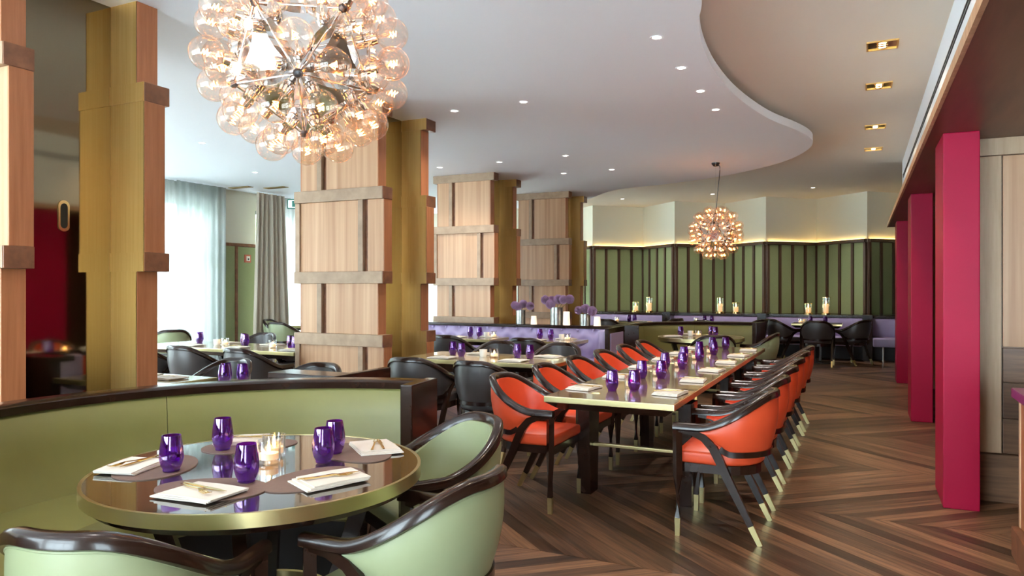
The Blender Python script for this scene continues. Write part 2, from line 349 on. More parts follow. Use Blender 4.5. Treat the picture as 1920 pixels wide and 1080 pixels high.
# ---------------- columns ----------------
def column(xr, yf, y2, bands, top, label, tiers_off):
    # local: x=0 right edge, front face y=0
    D = y2 - yf; Wd = 1.08
    c = empty('clad_column', (xr, yf, 0), 0, label, 'column', 'oak and brass clad columns')
    MB().box(-Wd + .32, -.32, .14, D - .17, 0, ZW).build('core', 'bronze_mirror', c)
    zs = [0] + bands + [top]
    for side, (ya, yb_) in enumerate(((0, .15), (D - .17, D))):
        lo = 0
        for k in range(len(bands) + 1):
            z0 = 0 if k == 0 else bands[k - 1] + .06; z1 = (bands[k] - .06) if k < len(bands) else ZW
            off = .035 if (k + tiers_off) % 2 else -.035
            xa, xb = -Wd - off * .8, off - .035
            yo = ya + (.02 if side == 0 else 0); ye = yb_ - (.02 if side else 0)
            # boards with a recess between, split by vertical battens
            cut = -Wd * (.22 if (k + tiers_off) % 2 else .70)
            # inner structure slab
            MB().box(xa + .012, xb - .012, yo + .02, ye - .02, z0, z1).build('backing', 'walnut_band', c)
            fy = (yo, yo + .02) if side == 0 else (ye - .02, ye)
            MB().rbox(xa + .012, cut - .04, fy[0], fy[1], z0, z1, .003).build('panel', 'oak', c)
            MB().rbox(cut + .04, xb - .012, fy[0], fy[1], z0, z1, .003).build('panel', 'oak', c)
            by = (yo - .022, yo + .02) if side == 0 else (ye - .02, ye + .022)
            MB().rbox(cut - .065, cut - .005, by[0], by[1], z0, z1, .004).build('batten', 'oak_batten', c)
            if (k + tiers_off) % 2: MB().rbox(xa, xa + .06, by[0], by[1], z0, z1, .004).build('batten', 'oak_batten', c)
            MB().rbox(xb - .012, xb, yo, ye, z0, z1, .003).build('edge_board', 'edge_wood', c)
            MB().rbox(xa, xa + .012, yo, ye, z0, z1, .003).build('edge_board', 'edge_wood', c)
            iy = (ye - .02, ye) if side == 0 else (yo, yo + .018)
            MB().box(xa + .012, xb - .012 if side == 0 else xb - .002, iy[0], iy[1], z0, z1).build('brass_sheet', 'brass', c)
        for z in bands + ([ZW - .06] if top else []):
            MB().rbox(-Wd - .03, .0, ya - (.015 if side == 0 else 0), yb_ + (.015 if side else 0), z - .06, z + .06, .005).build('band', 'oak_batten' if side == 0 else 'walnut_band', c)
            if side == 0: MB().rbox(-.012, .006, ya - .01, yb_, z - .06, z + .06, .003).build('band_end', 'walnut_band', c)
            if side: MB().box(-Wd, -.004, ya - .006, ya, z - .06, z + .06).build('brass_sheet', 'brass', c)
    # flush pull on the mirrored door
    h = MB(); pts = [(.035 * math.cos(t) , .035 * math.sin(t) + (.06 if math.sin(t) >= 0 else -.06)) for t in [2 * math.pi * q / 24 for q in range(24)]]
    h.prism(pts, 0, .006, Matrix(((0, 0, 1, -.32), (1, 0, 0, .14 + (D - .31) * .55), (0, 1, 0, 1.86), (0, 0, 0, 1)))); h.build('pull_plate', 'brass_shiny', c)
    pts2 = [(x * .6, y * .8) for x, y in pts]
    h = MB(); h.prism(pts2, .006, .009, Matrix(((0, 0, 1, -.32), (1, 0, 0, .14 + (D - .31) * .55), (0, 1, 0, 1.86), (0, 0, 0, 1)))); h.build('pull_recess', 'dark_slot', c)
    return c
column(-4.07, 2.31, 3.31, [.52, 1.585, 2.66], 0, 'nearest oak and brass column behind the green curved banquette', 1)
column(-4.2, 5.86, 6.82, [.28, .90, 1.525, 2.355], 1, 'tall oak column with brass side, second from the camera', 0)
column(-5.2, 10.2, 11.2, [.28, .90, 1.52, 2.355], 1, 'third oak and brass column behind the lilac tufted banquette', 0)
column(-4.95, 12.8, 13.8, [.28, .90, 1.52, 2.3], 1, 'farthest and smallest oak and brass column', 0)
# ---------------- chairs ----------------
def u_path(t, r=.27, yb=-.27):
    # t in [-1,1]; U-shape in plan: arms along y then round the back
    n = .24 + .02; arc = math.pi * .5 * r; tot = n + arc; s = abs(t) * tot
    yc = yb + r
    if s <= arc: a = s / r; return Vector((math.copysign(r * math.sin(a), t), yc - r * math.cos(a), 0))
    return Vector((math.copysign(r, t), yc + (s - arc), 0))
def sm(x): x = max(0, min(1, x)); return x * x * (3 - 2 * x)
def make_chair(kind, leather, feet=True):
    c = empty('dining_chair' if kind != 'green' else 'tub_chair', (0, 0, 0), 0, 'x', 'chair')
    zr = lambda t: .815 - .185 * sm((abs(t) - .12) / .68)
    ts = [-1 + 2 * i / 48 for i in range(49)]
    def off(t, k):   # outward offset point (k<0 inside)
        p = u_path(t); e = .004; tn = (u_path(min(1, t + e)) - u_path(max(-1, t - e))).normalized(); nrm = Vector((tn.y, -tn.x, 0)); return p + nrm * k
    # top rail
    sec = [(-.024, -.016), (-.02, .012), (-.01, .02), (.012, .02), (.022, .012), (.024, -.016), (.012, -.024), (-.012, -.024)]
    MB().sweep([u_path(t) + Vector((0, 0, zr(t))) for t in ts], sec).build('top_rail', 'lacquer', c, True, 50)
    # shell (tapered in at the bottom, ends in a point toward the arms)
    TE = .86
    zb = lambda t: .495 + (zr(t) - .03 - .495) * sm((abs(t) - .52) / (TE - .52))
    tt = [-TE + 2 * TE * i / 44 for i in range(45)]; rows = 7; vs = []; fs = []
    for side in (0, 1):
        for t in tt:
            z1 = zr(t) - .018; z0 = min(zb(t), z1 - .004)
            for r in range(rows + 1):
                q = r / rows; z = z0 + (z1 - z0) * q; drop = (.80 - z) / .33
                k = -.045 * drop ** 1.3 + (.014 * math.sin(math.pi * q)) + (.012 if side == 0 else -.034 - .01 * math.sin(math.pi * q))
                vs.append(off(t, k) + Vector((0, 0, z)))
    nT = len(tt); base = nT * (rows + 1)
    for i in range(nT - 1):
        for r in range(rows):
            a = i * (rows + 1) + r; fs.append((a, a + rows + 1, a + rows + 2, a + 1)); a += base; fs.append((a, a + 1, a + rows + 2, a + rows + 1))
        a = i * (rows + 1); fs.append((a, a + base, a + base + rows + 1, a + rows + 1)); a += rows; fs.append((a, a + rows + 1, a + base + rows + 1, a + base))
    for i in (0, nT - 1):
        for r in range(rows): a = i * (rows + 1) + r; fs.append((a, a + 1, a + 1 + base, a + base))
    sh = MB().add(vs, fs).build('backrest', leather, c, True, 60)
    pts = [Vector(vs[i * (rows + 1)]) for i in range(nT)] + [Vector(vs[i * (rows + 1) + rows]) - Vector((0, 0, .008)) for i in range(nT - 1, -1, -1)]
    MB().tube(pts, .0045, 5, True).build('piping', leather, sh, True, 180)
    # back band
    zbk = [t for t in tt if abs(t) < .64]
    MB().sweep([off(t, -.034) + Vector((0, 0, zb(t) - .012)) for t in zbk], [(-.016, -.016), (-.016, .016), (.016, .016), (.016, -.016)]).build('back_band', 'lacquer', c, True, 30)
    # seat + apron
    def dshape(k): return [(-.235 + k, .255 - k), (.235 - k, .255 - k), (.235 - k, .0)] + [((.235 - k) * math.cos(a), (.21 - k) * math.sin(a) - .0) for a in [-math.pi * q / 12 for q in range(1, 12)]] + [(-.235 + k, .0)]
    ap = MB(); ap.prism(dshape(.006), .365, .415); ap.build('apron', 'lacquer', c)
    bm = bmesh.new(); vsb = [bm.verts.new((x, y, .415)) for x, y in dshape(0)]; vst = [bm.verts.new((x, y, .485)) for x, y in dshape(0)]
    n = len(vsb); bm.faces.new(vst); bm.faces.new(vsb[::-1])
    for i in range(n): bm.faces.new((vsb[i], vsb[(i + 1) % n], vst[(i + 1) % n], vst[i]))
    bmesh.ops.bevel(bm, geom=[e for e in bm.edges if abs(e.verts[0].co.z - e.verts[1].co.z) < .01], offset=.02, segments=3, profile=.5, affect='EDGES')
    MB().bm(bm).build('seat', leather, c, True, 50)
    # legs
    def sq(w, d): return [(-w, -d), (-w, d), (w, d), (w, -d)]
    for s in (-1, 1):
        fl = MB().sweep([(s * .262, .236, .10 if feet else 0), (s * .262, .236, .35), (s * .264, .238, .615)], [sq(.013, .015), sq(.018, .02), sq(.018, .02)]).build('leg', 'lacquer', c)
        if feet: MB().sweep([(s * .262, .236, 0), (s * .262, .236, .102)], [sq(.0115, .0135), sq(.0135, .0155)]).build('foot_cap', 'gold_edge', fl)
        path = [(s * .266, .235, .612), (s * .264, .16, .605), (s * .258, .09, .575), (s * .25, .04, .52), (s * .245, .005, .45), (s * .243, -.03, .37), (s * .243, -.12, .19), (s * .243, -.165, .10), (s * .243, -.215, 0)]
        if feet: path = path[:-1]
        wds = [sq(.015, .014), sq(.016, .018), sq(.017, .022), sq(.017, .024), sq(.017, .024), sq(.017, .023), sq(.015, .019), sq(.014, .016), sq(.013, .014)]
        rl = MB().sweep(path, wds[:len(path)], up=Vector((0, -1, .3))).build('leg', 'lacquer', c, True, 35)
        if feet: MB().sweep([(s * .243, -.164, .102), (s * .243, -.215, 0)], [sq(.0145, .0165), sq(.0125, .0135)], up=Vector((0, -1, .3))).build('foot_cap', 'gold_edge', rl)
    return c
chairs = {'red': make_chair('red', 'red_leather'), 'black': make_chair('black', 'black_leather'), 'green': make_chair('green', 'green_leather')}
for q in list(chairs.values()):
    for o in [q] + list(q.children): KIDS[o.name] = list(o.children)
def chair(kind, x, y, facing, label, group):  # facing: degrees, 0 = +Y, 90 = -X
    return place('chair' + kind, chairs[kind], (x, y, 0), R(facing), label, group)
for k in range(6):
    chair('red', -.715, 4.45 + .706 * k, 90, '%s red leather armchair from the near end, right side of long table' % ORD[k], 'red armchairs at the long table')
for k in range(6):
    chair('red', -2.0, 4.5 + .706 * k, -90, '%s red leather armchair from the near end, left side of long table' % ORD[k], 'red armchairs at the long table')
G = 'black armchairs at the oak tables'
chair('black', -3.5, 5.45, 4, 'black leather armchair seen from behind, close to the big oak column', G)
chair('black', -2.82, 5.42, -4, 'black leather armchair seen from behind, just left of nearest red chair', G)
chair('black', -3.6, 7.0, 180, 'black armchair facing camera behind table near oak column, left one', G)
chair('black', -2.9, 7.05, 178, 'black armchair facing camera behind table near oak column, right one', G)
chair('black', -4.72, 8.12, 0, 'black armchair with its back to camera at left lilac banquette table', G)
chair('black', -3.6, 8.08, 0, 'black armchair with its back to camera at right lilac banquette table', G)
for k, x in enumerate((-7.05, -6.3, -5.5)):
    chair('black', x, 5.48, 0, '%s black armchair along the near side of long window-side table' % ['left', 'middle', 'right'][k], G)
for k, x in enumerate((-7.05, -6.3, -5.6)):
    chair('black', x, 7.0, 180, '%s black armchair along the far side of long window-side table' % ['left', 'middle', 'right'][k], G)
chair('black', -4.72, 4.27, 178, 'black armchair facing camera just above green banquette rail, left one', G)
chair('black', -3.8, 4.27, 182, 'black armchair facing camera just above green banquette rail, right one', G)
G = 'black armchairs along the back wall'
chair('black', -.72, 14.4, 0, 'black armchair seen from behind at right back wall table', G)
chair('black', -1.38, 14.85, -50, 'black armchair left of the right back wall table', G)
chair('black', -.12, 14.95, 55, 'black armchair right of the right back wall table', G)
chair('black', -2.62, 13.75, 0, 'black armchair seen from behind at middle back wall table', G)
chair('black', -1.88, 14.45, 60, 'black armchair right of the middle back wall table', G)
chair('black', -4.4, 13.5, 0, 'black armchair seen from behind at left back wall table', G)
chair('black', -3.42, 14.25, 60, 'black armchair right of the left back wall table', G)
G = 'green tub chairs at the round front table'
TC = Vector((-2.05, 2.08, 0)); GC = Vector((-2.0, 10.2, 0))
chair('green', -1.83, 1.36, 17, 'green leather tub chair at bottom left in front of round table', G)
chair('green', -1.33, 2.06, 90, 'green leather tub chair at right of round front table', G)
chair('green', -1.70, 2.78, 148, 'green leather tub chair by the end of curved green banquette', G)
G = 'green tub chairs at the far round table'
chair('green', -1.72, 9.5, 22, 'green tub chair in front of far round table, back to camera', G)
chair('green', -1.25, 10.1, 88, 'green tub chair at the right of far round table', G)
G = 'green tub chairs by the windows'
chair('green', -9.85, 10.45, -75, 'green tub chair beside the drape at window round table', G)
chair('green', -9.15, 9.85, 3, 'green tub chair with back to camera at window round table', G)
chair('green', -8.45, 10.5, 80, 'green tub chair right of the window round table', G)
chair('green', -9.2, 11.4, 180, 'green tub chair behind the window round table', G)
chair('green', -9.0, 7.35, 60, 'green tub chair standing nearest the left sheer curtain', G)
# ---------------- tables ----------------
def round_table(c, r, label, topm='top_dark_glass', zt=.745):
    t = empty('round_table', c, 0, label, 'table')
    MB().lathe([(r - .012, zt - .004), (r - .012, zt), (0, zt)], 72, cap=False).build('top', topm, t, True, 30)
    MB().lathe([(r, zt - .045), (r, zt + .001), (r - .012, zt + .001), (r - .012, zt - .045), (r, zt - .045)], 72, cap=False).build('brass_edge', 'gold_edge', t, True, 30)
    MB().lathe([(r - .12, zt - .085), (r - .03, zt - .07), (r - .008, zt - .045), (0, zt - .045)], 72).build('underside', 'lacquer', t, True, 30)
    for k in range(4):
        a = R(35 + 90 * k); d = Vector((math.cos(a), math.sin(a), 0))
        MB().sweep([d * .40 + Vector((0, 0, zt - .065)), d * .30 + Vector((0, 0, .38)), d * .17], [[(-.022, -.03), (-.022, .03), (.022, .03), (.022, -.03)]] * 3).build('leg', 'lacquer', t)
    MB().lathe([(.245, .20), (.262, .20), (.262, .255), (.245, .255), (.245, .20)], 48, cap=False).build('brass_ring', 'gold_edge', t, True, 30)
    MB().lathe([(.26, 0), (.26, .012), (.1, .02), (0, .02)], 40).build('base', 'black_base', t, True, 30)
    return t
round_table(TC, .60, 'round table with dark mirror top and brass rim in the foreground')
round_table(GC, .58, 'far round table before the olive curved banquette', 'top_olive')
round_table(Vector((-9.2, 10.6, 0)), .55, 'round table by the right window with green chairs', 'top_olive')
round_table(Vector((-9.75, 6.95, 0)), .55, 'round table at left window partly hidden by nearest column', 'top_olive')
def rect_table(x0, x1, y0, y1, label, topm='top_olive', legs=None, zt=.75, pedestal=True, rz=0):
    cx, cy = (x0 + x1) / 2, (y0 + y1) / 2; w, d = (x1 - x0) / 2, (y1 - y0) / 2
    t = empty('dining_table', (cx, cy, 0), rz, label, 'table')
    MB().rbox(-w + .006, w - .006, -d + .006, d - .006, zt - .012, zt, .002).build('top', topm, t)
    MB().rbox(-w, w, -d, d, zt - .038, zt - .002, .003).build('brass_edge', 'gold_edge', t)
    b = MB(); vs = [(-w + .004, -d + .004, zt - .038), (w - .004, -d + .004, zt - .038), (w - .004, d - .004, zt - .038), (-w + .004, d - .004, zt - .038)] + [(-w + .07, -d + .07, zt - .085), (w - .07, -d + .07, zt - .085), (w - .07, d - .07, zt - .085), (-w + .07, d - .07, zt - .085)]
    b.add(vs, [(0, 1, 2, 3), (4, 5, 6, 7), (0, 1, 5, 4), (1, 2, 6, 5), (2, 3, 7, 6), (3, 0, 4, 7)]).build('underside', 'lacquer', t)
    if legs:
        for lx, ly in legs:
            for s in (-1, 1):
                MB().sweep([(s * lx, ly, 0), (s * lx, ly, zt - .08)], [[(-.04, -.075), (-.04, .075), (.04, .075), (.04, -.075)], [(-.04, -.11), (-.04, .11), (.04, .11), (.04, -.11)]]).build('leg', 'lacquer', t)
                MB().rbox(s * lx - .05, s * lx + .05, ly - .045, ly + .045, zt - .0005, zt + .0008, .0003, 1).build('leg_inlay', 'lacquer', t)
            MB().rbox(-lx, lx, ly - .02, ly + .02, .325, .345, .003).build('stretcher', 'gold_edge', t)
    else:
        for s in (-1, 1):
            for s2 in (-1, 1):
                MB().sweep([(s * min(w - .12, .25), s2 * .03, zt - .08), (s * .06, s2 * .03, .3), (s * .05, s2 * .03, .02)], [[(-.022, -.022), (-.022, .022), (.022, .022), (.022, -.022)]] * 3).build('leg', 'lacquer', t)
        MB().rbox(-.25, .25, -.22, .22, 0, .02, .004).build('base', 'black_base', t)
    return t
rect_table(-1.78, -.967, 4.17, 8.56, 'long lacquered communal table with brass edge between the red chairs', 'top_taupe', [(.345, -1.535), (.345, 0), (.345, 1.535)])
rect_table(-4.02, -2.44, 5.86, 6.66, 'rectangular four seat table beside the big oak column', 'top_olive')
rect_table(-5.12, -4.35, 8.40, 8.98, 'small two seat table at left part of lilac tufted banquette')
rect_table(-3.98, -3.2, 8.36, 8.98, 'small two seat table at right part of lilac tufted banquette')
rect_table(-6.3, -5.55, 8.40, 8.98, 'small two seat table half hidden behind the big oak column')
rect_table(-7.7, -5.32, 5.85, 6.62, 'long table near windows between rows of black chairs')
rect_table(-5.35, -4.36, 3.42, 3.98, 'table behind the nearest column above green banquette rail')
rect_table(-4.2, -3.35, 3.42, 3.98, 'table mostly hidden behind green banquette rail')
rect_table(-1.2, -.32, 14.75, 15.4, 'dark small table at right bay of back wall banquette', 'lacquer')
rect_table(-3.05, -2.2, 14.1, 14.75, 'dark small table at middle bay of back wall banquette', 'lacquer')
rect_table(-4.6, -3.8, 13.9, 14.5, 'dark small table at left bay of back wall banquette', 'lacquer')
# ---------------- banquettes ----------------
def arc_banquette(c, r, a0, a1, label, leather, h=.90):
    t = empty('curved_banquette', c, 0, label, 'banquette', 'curved booth banquettes')
    n = 40; A = [R(a0 + (a1 - a0) * i / n) for i in range(n + 1)]
    pt = lambda a, rr, z: Vector((rr * math.cos(a), rr * math.sin(a), z))
    def ring(sec): # sec: list of (radius, z)
        b = MB(); k = len(sec); vs = [pt(a, rr, z) for a in A for rr, z in sec]; fs = []
        for i in range(n):
            for q in range(k): fs.append((i * k + q, i * k + (q + 1) % k, (i + 1) * k + (q + 1) % k, (i + 1) * k + q))
        fs += [tuple(range(k)), tuple(n * k + q for q in range(k))]; return b.add(vs, fs)
    nseg = 3
    ring([(r + .085, .02), (r + .12, .02), (r + .12, h - .04), (r + .085, h - .04)]).build('back_board', 'lacquer', t, True, 40)
    ring([(r - .02, h - .045), (r - .025, h - .01), (r - .01, h), (r + .12, h), (r + .135, h - .01), (r + .13, h - .045)]).build('top_rail', 'lacquer', t, True, 50)
    for q in range(nseg):
        AA = A; A = [R(a0 + (a1 - a0) * (q + i / n) / nseg) for i in range(n + 1)]
        if q: A[0] += .0025
        ring([(r - .10, .40), (r - .075, .44), (r - .03, .70), (r - .012, h - .06), (r, h - .048), (r + .08, h - .048), (r + .08, .40)]).build('back_cushion', leather, t, True, 45)
        ring([(r - .58, .42), (r - .60, .40), (r - .60, .30), (r - .58, .285), (r - .06, .285), (r - .06, .45), (r - .56, .45)]).build('seat_cushion', leather, t, True, 45)
        A = AA
    ring([(r - .54, .0), (r - .54, .284), (r + .08, .284), (r + .08, 0)]).build('plinth', 'black_base', t, True, 40)
    for a in (a0, a1):
        m = Matrix.Rotation(R(a), 4, 'Z'); s = 1 if a == a1 else -1
        MB().rbox(r - .2, r + .14, min(0, s * .07), max(0, s * .07), 0, h + .005, .008, 2, m).build('end_panel', 'lacquer', t)
    return t
arc_banquette(TC, 1.37, 98, 268, 'olive green leather curved banquette around the front round table', 'olive_leather')
arc_banquette(Vector((-1.75, 10.25, 0)), 1.30, 75, 200, 'olive green leather curved banquette around the far round table', 'olive_leather')
def straight_banquette(x0, x1, yb, label, h=.90, tuft=True, wing=True, name='tufted_banquette', legs=False, depth=.58):
    t = empty(name, (x0, yb, 0), 0, label, 'banquette'); L = x1 - x0
    MB().rbox(0, L, .09, .17, 0, h - .04, .006).build('back_board', 'lacquer', t); MB().rbox(-.01, L + .01, -.015, .19 if wing else .38, h - .04, h, .008).build('top_rail', 'lacquer', t)
    # tufted back
    nx = max(8, int(L / .026)); nz = 18; vs = []; fs = []; tx = .235; tz = .17
    for i in range(nx + 1):
        for j in range(nz + 1):
            x = L * i / nx; z = .42 + (h - .045 - .42) * j / nz; y = .0 - .035 * math.sin(math.pi * min(1, max(0, j / nz))) ** .5
            if tuft:
                row = round((z - .50) / tz); zz_ = .50 + row * tz; xo = (row % 2) * tx / 2; col_ = round((x - xo) / tx); dx = x - xo - col_ * tx; dzz = z - zz_
                y += .040 * math.exp(-(dx * dx + dzz * dzz) / .0034)
            vs.append((x, y, z))
    for i in range(nx):
        for j in range(nz): a = i * (nz + 1) + j; fs.append((a, a + nz + 1, a + nz + 2, a + 1))
    m = len(vs); vs += [(0, .09, .42), (L, .09, .42), (L, .09, h - .045), (0, .09, h - .045)]
    fs += [(0, m, m + 1, nx * (nz + 1)), (nz, nx * (nz + 1) + nz, m + 2, m + 3), tuple(range(nz + 1)) + (m + 3, m), tuple(nx * (nz + 1) + j for j in range(nz + 1)) + (m + 2, m + 1)]
    bc = MB().add(vs, fs).build('back_cushion', 'lilac_leather', t, True, 60)
    if tuft:
        for row in range(3):
            z = .50 + row * tz; x = (row % 2) * tx / 2 + (tx if row % 2 == 0 else 0)
            while x < L - .05:
                b = MB().lathe([(.018, 0), (.014, .006), (0, .009)], 10); ob = b.build('button', 'lilac_leather', bc, True); ob.matrix_local = Matrix.Translation((x, -.004, z)) @ Matrix.Rotation(R(90), 4, 'X'); x += tx
    MB().rbox(0, L, -depth, .0, .29, .455, .03, 3).build('seat_cushion', 'lilac_leather', t, True, 50)
    if legs:
        x = .18
        while x < L: MB().lathe([(.018, 0), (.022, .29)], 10, (x, -depth + .07, 0)).build('leg', 'chrome', t, True); x += max(.3, L - .36)
        MB().box(0, L, -.12, .1, 0, .29).build('plinth', 'black_base', t)
    else: MB().box(0, L, -depth + .05, .05, 0, .285).build('plinth', 'black_base', t)
    if wing:
        MB().rbox(L, L + .05, -depth - .02, .19, 0, h, .006).build('wing_panel', 'lacquer', t)
        MB().rbox(L + .046, L + .062, -depth + .06, .10, .30, h - .07, .006).build('wing_upholstery', 'lilac_leather', t)
        MB().rbox(L - .10, L, -depth + .02, .0, .455, h - .03, .03, 3).build('wing_cushion', 'lilac_leather', t, True, 50)
    return t
straight_banquette(-6.6, -2.98, 9.50, 'long lilac tufted leather banquette in front of the oak columns', depth=.5)
straight_banquette(-3.3, -2.84, 3.60, 'lilac banquette end with dark frame behind green banquette', tuft=False, depth=.36).scale = (1, -1, 1)
for i, (x0, x1) in enumerate(((-5.7, -3.92), (-3.74, -1.94), (-1.76, .02), (.20, 1.9))):
    straight_banquette(x0, x1, 16.15, 'lilac leather banquette under green panels, %s bay of the back wall' % ['left', 'middle', 'right', 'rightmost cut off'][i], h=.86, tuft=False, wing=False, name='wall_banquette', legs=True)
for x in (-3.83, -1.85, .11):
    struct(MB().rbox(x - .09, x + .09, 15.75, 16.60, 0, .90, .006).build('trim_%d' % (int(x * -1) + 1), 'lacquer'))
lg = MB(); lg.prism([(-5.75, 16.25), (1.95, 16.25), (1.95, 16.7)] + [(p[0], p[1] - .03) for p in zz[::-1] if -5.9 < p[0] < 1.9], .83, .868)
struct(lg.build('trim_9', 'lacquer'))
# ---------------- tableware prototypes ----------------
def mk_glass():
    o = MB().lathe([(0, .004), (.026, .004), (.036, .022), (.0425, .05), (.041, .08), (.033, .132), (.0315, .132), (.039, .08), (.0405, .05), (.034, .024), (.024, .008), (0, .008)], 24, cap=False)
    o.lathe([(0, 0), (.027, 0), (.03, .005), (0, .005)], 20, cap=False)
    return tag(o.build('tumbler', 'purple_glass', None, True, 50), 'x', 'glass')
def mk_candle():
    t = empty('candle_holder', (0, 0, 0), 0, 'x', 'candle')
    MB().lathe([(0, 0), (.042, 0), (.045, .01), (.045, .085), (.042, .085), (.041, .014), (0, .014)], 20, cap=False).build('glass', 'clear_glass', t, True, 40)
    MB().lathe([(0, .014), (.036, .014), (.036, .036), (.01, .034), (0, .034)], 16, cap=False).build('wax', 'wax', t, True, 40)
    MB().lathe([(0, .036), (.006, .042), (.0075, .05), (.004, .06), (0, .07)], 8, cap=False).build('flame', 'flame', t, True); return t
def mk_cup(): return tag(MB().lathe([(0, 0), (.03, 0), (.037, .015), (.04, .07), (.037, .07), (.034, .02), (0, .014)], 20, cap=False).build('porcelain_cup', 'porcelain', None, True, 40), 'x', 'cup')
def mk_napkin():
    t = empty('napkin', (0, 0, 0), 0, 'x', 'napkin')
    for k in range(3):
        b = MB(); n = 8; vs = []; fs = []; w, d = .115 - .004 * k, .085 - .003 * k; z = .001 + .0048 * k
        for s in (0, 1):
            for i in range(n + 1):
                for j in range(n + 1):
                    x = -w + 2 * w * i / n; y = -d + 2 * d * j / n
                    vs.append((x + .01 * k + .012 * (j / n), y, z + s * .0044 + .002 * math.sin(3 * x / w + k) * (i / n)))
        m = (n + 1) ** 2
        for i in range(n):
            for j in range(n): a = i * (n + 1) + j; fs += [(a, a + 1, a + n + 2, a + n + 1), (a + m, a + m + n + 1, a + m + n + 2, a + m + 1)]
        for i in range(n):
            for a, c_ in ((i, i + 1), (n * (n + 1) + i, n * (n + 1) + i + 1), (i * (n + 1), (i + 1) * (n + 1)), (i * (n + 1) + n, (i + 1) * (n + 1) + n)): fs.append((a, c_, c_ + m, a + m))
        b.add(vs, fs).build('fold', 'napkin', t, True, 50)
    return t
def mk_fork():
    b = MB(); b.sweep([(-.09, 0, .004), (-.02, 0, .006), (.03, 0, .010), (.05, 0, .006)], [[(-.005, -.0015), (-.005, .0015), (.005, .0015), (.005, -.0015)], [(-.003, -.0015), (-.003, .0015), (.003, .0015), (.003, -.0015)], [(-.004, -.001), (-.004, .001), (.004, .001), (.004, -.001)], [(-.011, -.001), (-.011, .001), (.011, .001), (.011, -.001)]])
    for k in range(4): y = -.0095 + .0063 * k; b.sweep([(.05, y, .006), (.075, y, .004), (.095, y, .008)], [(-.0013, -.001), (-.0013, .001), (.0013, .001), (.0013, -.001)])
    return tag(b.build('fork', 'brass_shiny'), 'x', 'fork')
def mk_knife():
    b = MB(); b.sweep([(-.10, 0, .005), (-.06, 0, .005), (0, 0, .004), (.01, 0, .004)], [[(-.004, -.002), (-.004, .002), (.004, .002), (.004, -.002)], [(-.0055, -.002), (-.0055, .002), (.0055, .002), (.0055, -.002)], [(-.004, -.002), (-.004, .002), (.004, .002), (.004, -.002)], [(-.006, -.001), (-.006, .001), (.009, .001), (.009, -.001)]])
    b.sweep([(.01, .001, .004), (.07, .001, .004), (.105, 0, .004)], [[(-.006, -.0006), (-.006, .0006), (.010, .0006), (.010, -.0006)], [(-.006, -.0006), (-.006, .0006), (.010, .0006), (.010, -.0006)], [(-.001, -.0004), (-.001, .0004), (.001, .0004), (.001, -.0004)]])
    return tag(b.build('knife', 'brass_shiny'), 'x', 'knife')
def mk_mat():
    pts = []
    for i in range(40): a = 2 * math.pi * i / 40; k = 1 + .13 * math.cos(a); pts.append((.195 * math.cos(a), .135 * math.sin(a) * k))
    return tag(MB().prism(pts, 0, .003).build('placemat', 'placemat'), 'x', 'placemat')
PR = {'glass': mk_glass(), 'candle': mk_candle(), 'cup': mk_cup(), 'napkin': mk_napkin(), 'fork': mk_fork(), 'knife': mk_knife(), 'mat': mk_mat()}
for q in PR.values(): KIDS[q.name] = list(q.children)
GRP = {'glass': 'purple tumblers', 'candle': 'candle holders', 'cup': 'porcelain cups', 'napkin': 'folded napkins', 'fork': 'gold forks', 'knife': 'gold knives', 'mat': 'oval placemats'}
def put(k, x, y, z, rz, label): return place(k, PR[k], (x, y, z), R(rz), label, GRP[k])
# foreground round table settings
names = ['left', 'front', 'right front', 'right rear', 'rear']
sett = [(-2.46, 1.86, 10), (-1.95, 1.70, 35), (-1.67, 2.0, 75), (-1.82, 2.49, 140), (-2.42, 2.38, 205)]
for nm, (x, y, a) in zip(names, sett):
    rad = math.degrees(math.atan2(y - TC.y, x - TC.x))
    mx_, my_ = TC.x + (x - TC.x) * .82, TC.y + (y - TC.y) * .82
    put('mat', mx_, my_, .7455, rad + 90, 'brown oval placemat at the %s seat of the front round table' % nm)
    put('napkin', x, y, .749, rad + 80, 'folded white napkin at the %s seat of the front round table' % nm)
    put('fork', x + .0, y - .012, .766, rad + 60, 'gold fork on the %s napkin of the front round table' % nm)
    put('knife', x + .012, y + .016, .766, rad + 72, 'gold knife on the %s napkin of the front round table' % nm)
for x, y, l in ((-2.28, 1.87, 'beside the left napkin of the front round table'), (-2.39, 2.21, 'before the rear napkin of the front round table'), (-1.92, 1.88, 'beside the candle, nearest camera on front round table'), (-1.87, 2.22, 'near the right front napkin of the front round table'), (-1.93, 2.36, 'just behind another tumbler on the front round table')):
    put('glass', x, y, .749, 0, 'purple tumbler ' + l)
put('candle', -2.06, 2.13, .749, 0, 'glass candle holder at the centre of the front round table')
put('candle', -2.12, 2.22, .749, 0, 'second glass candle holder just behind the first on front round table')
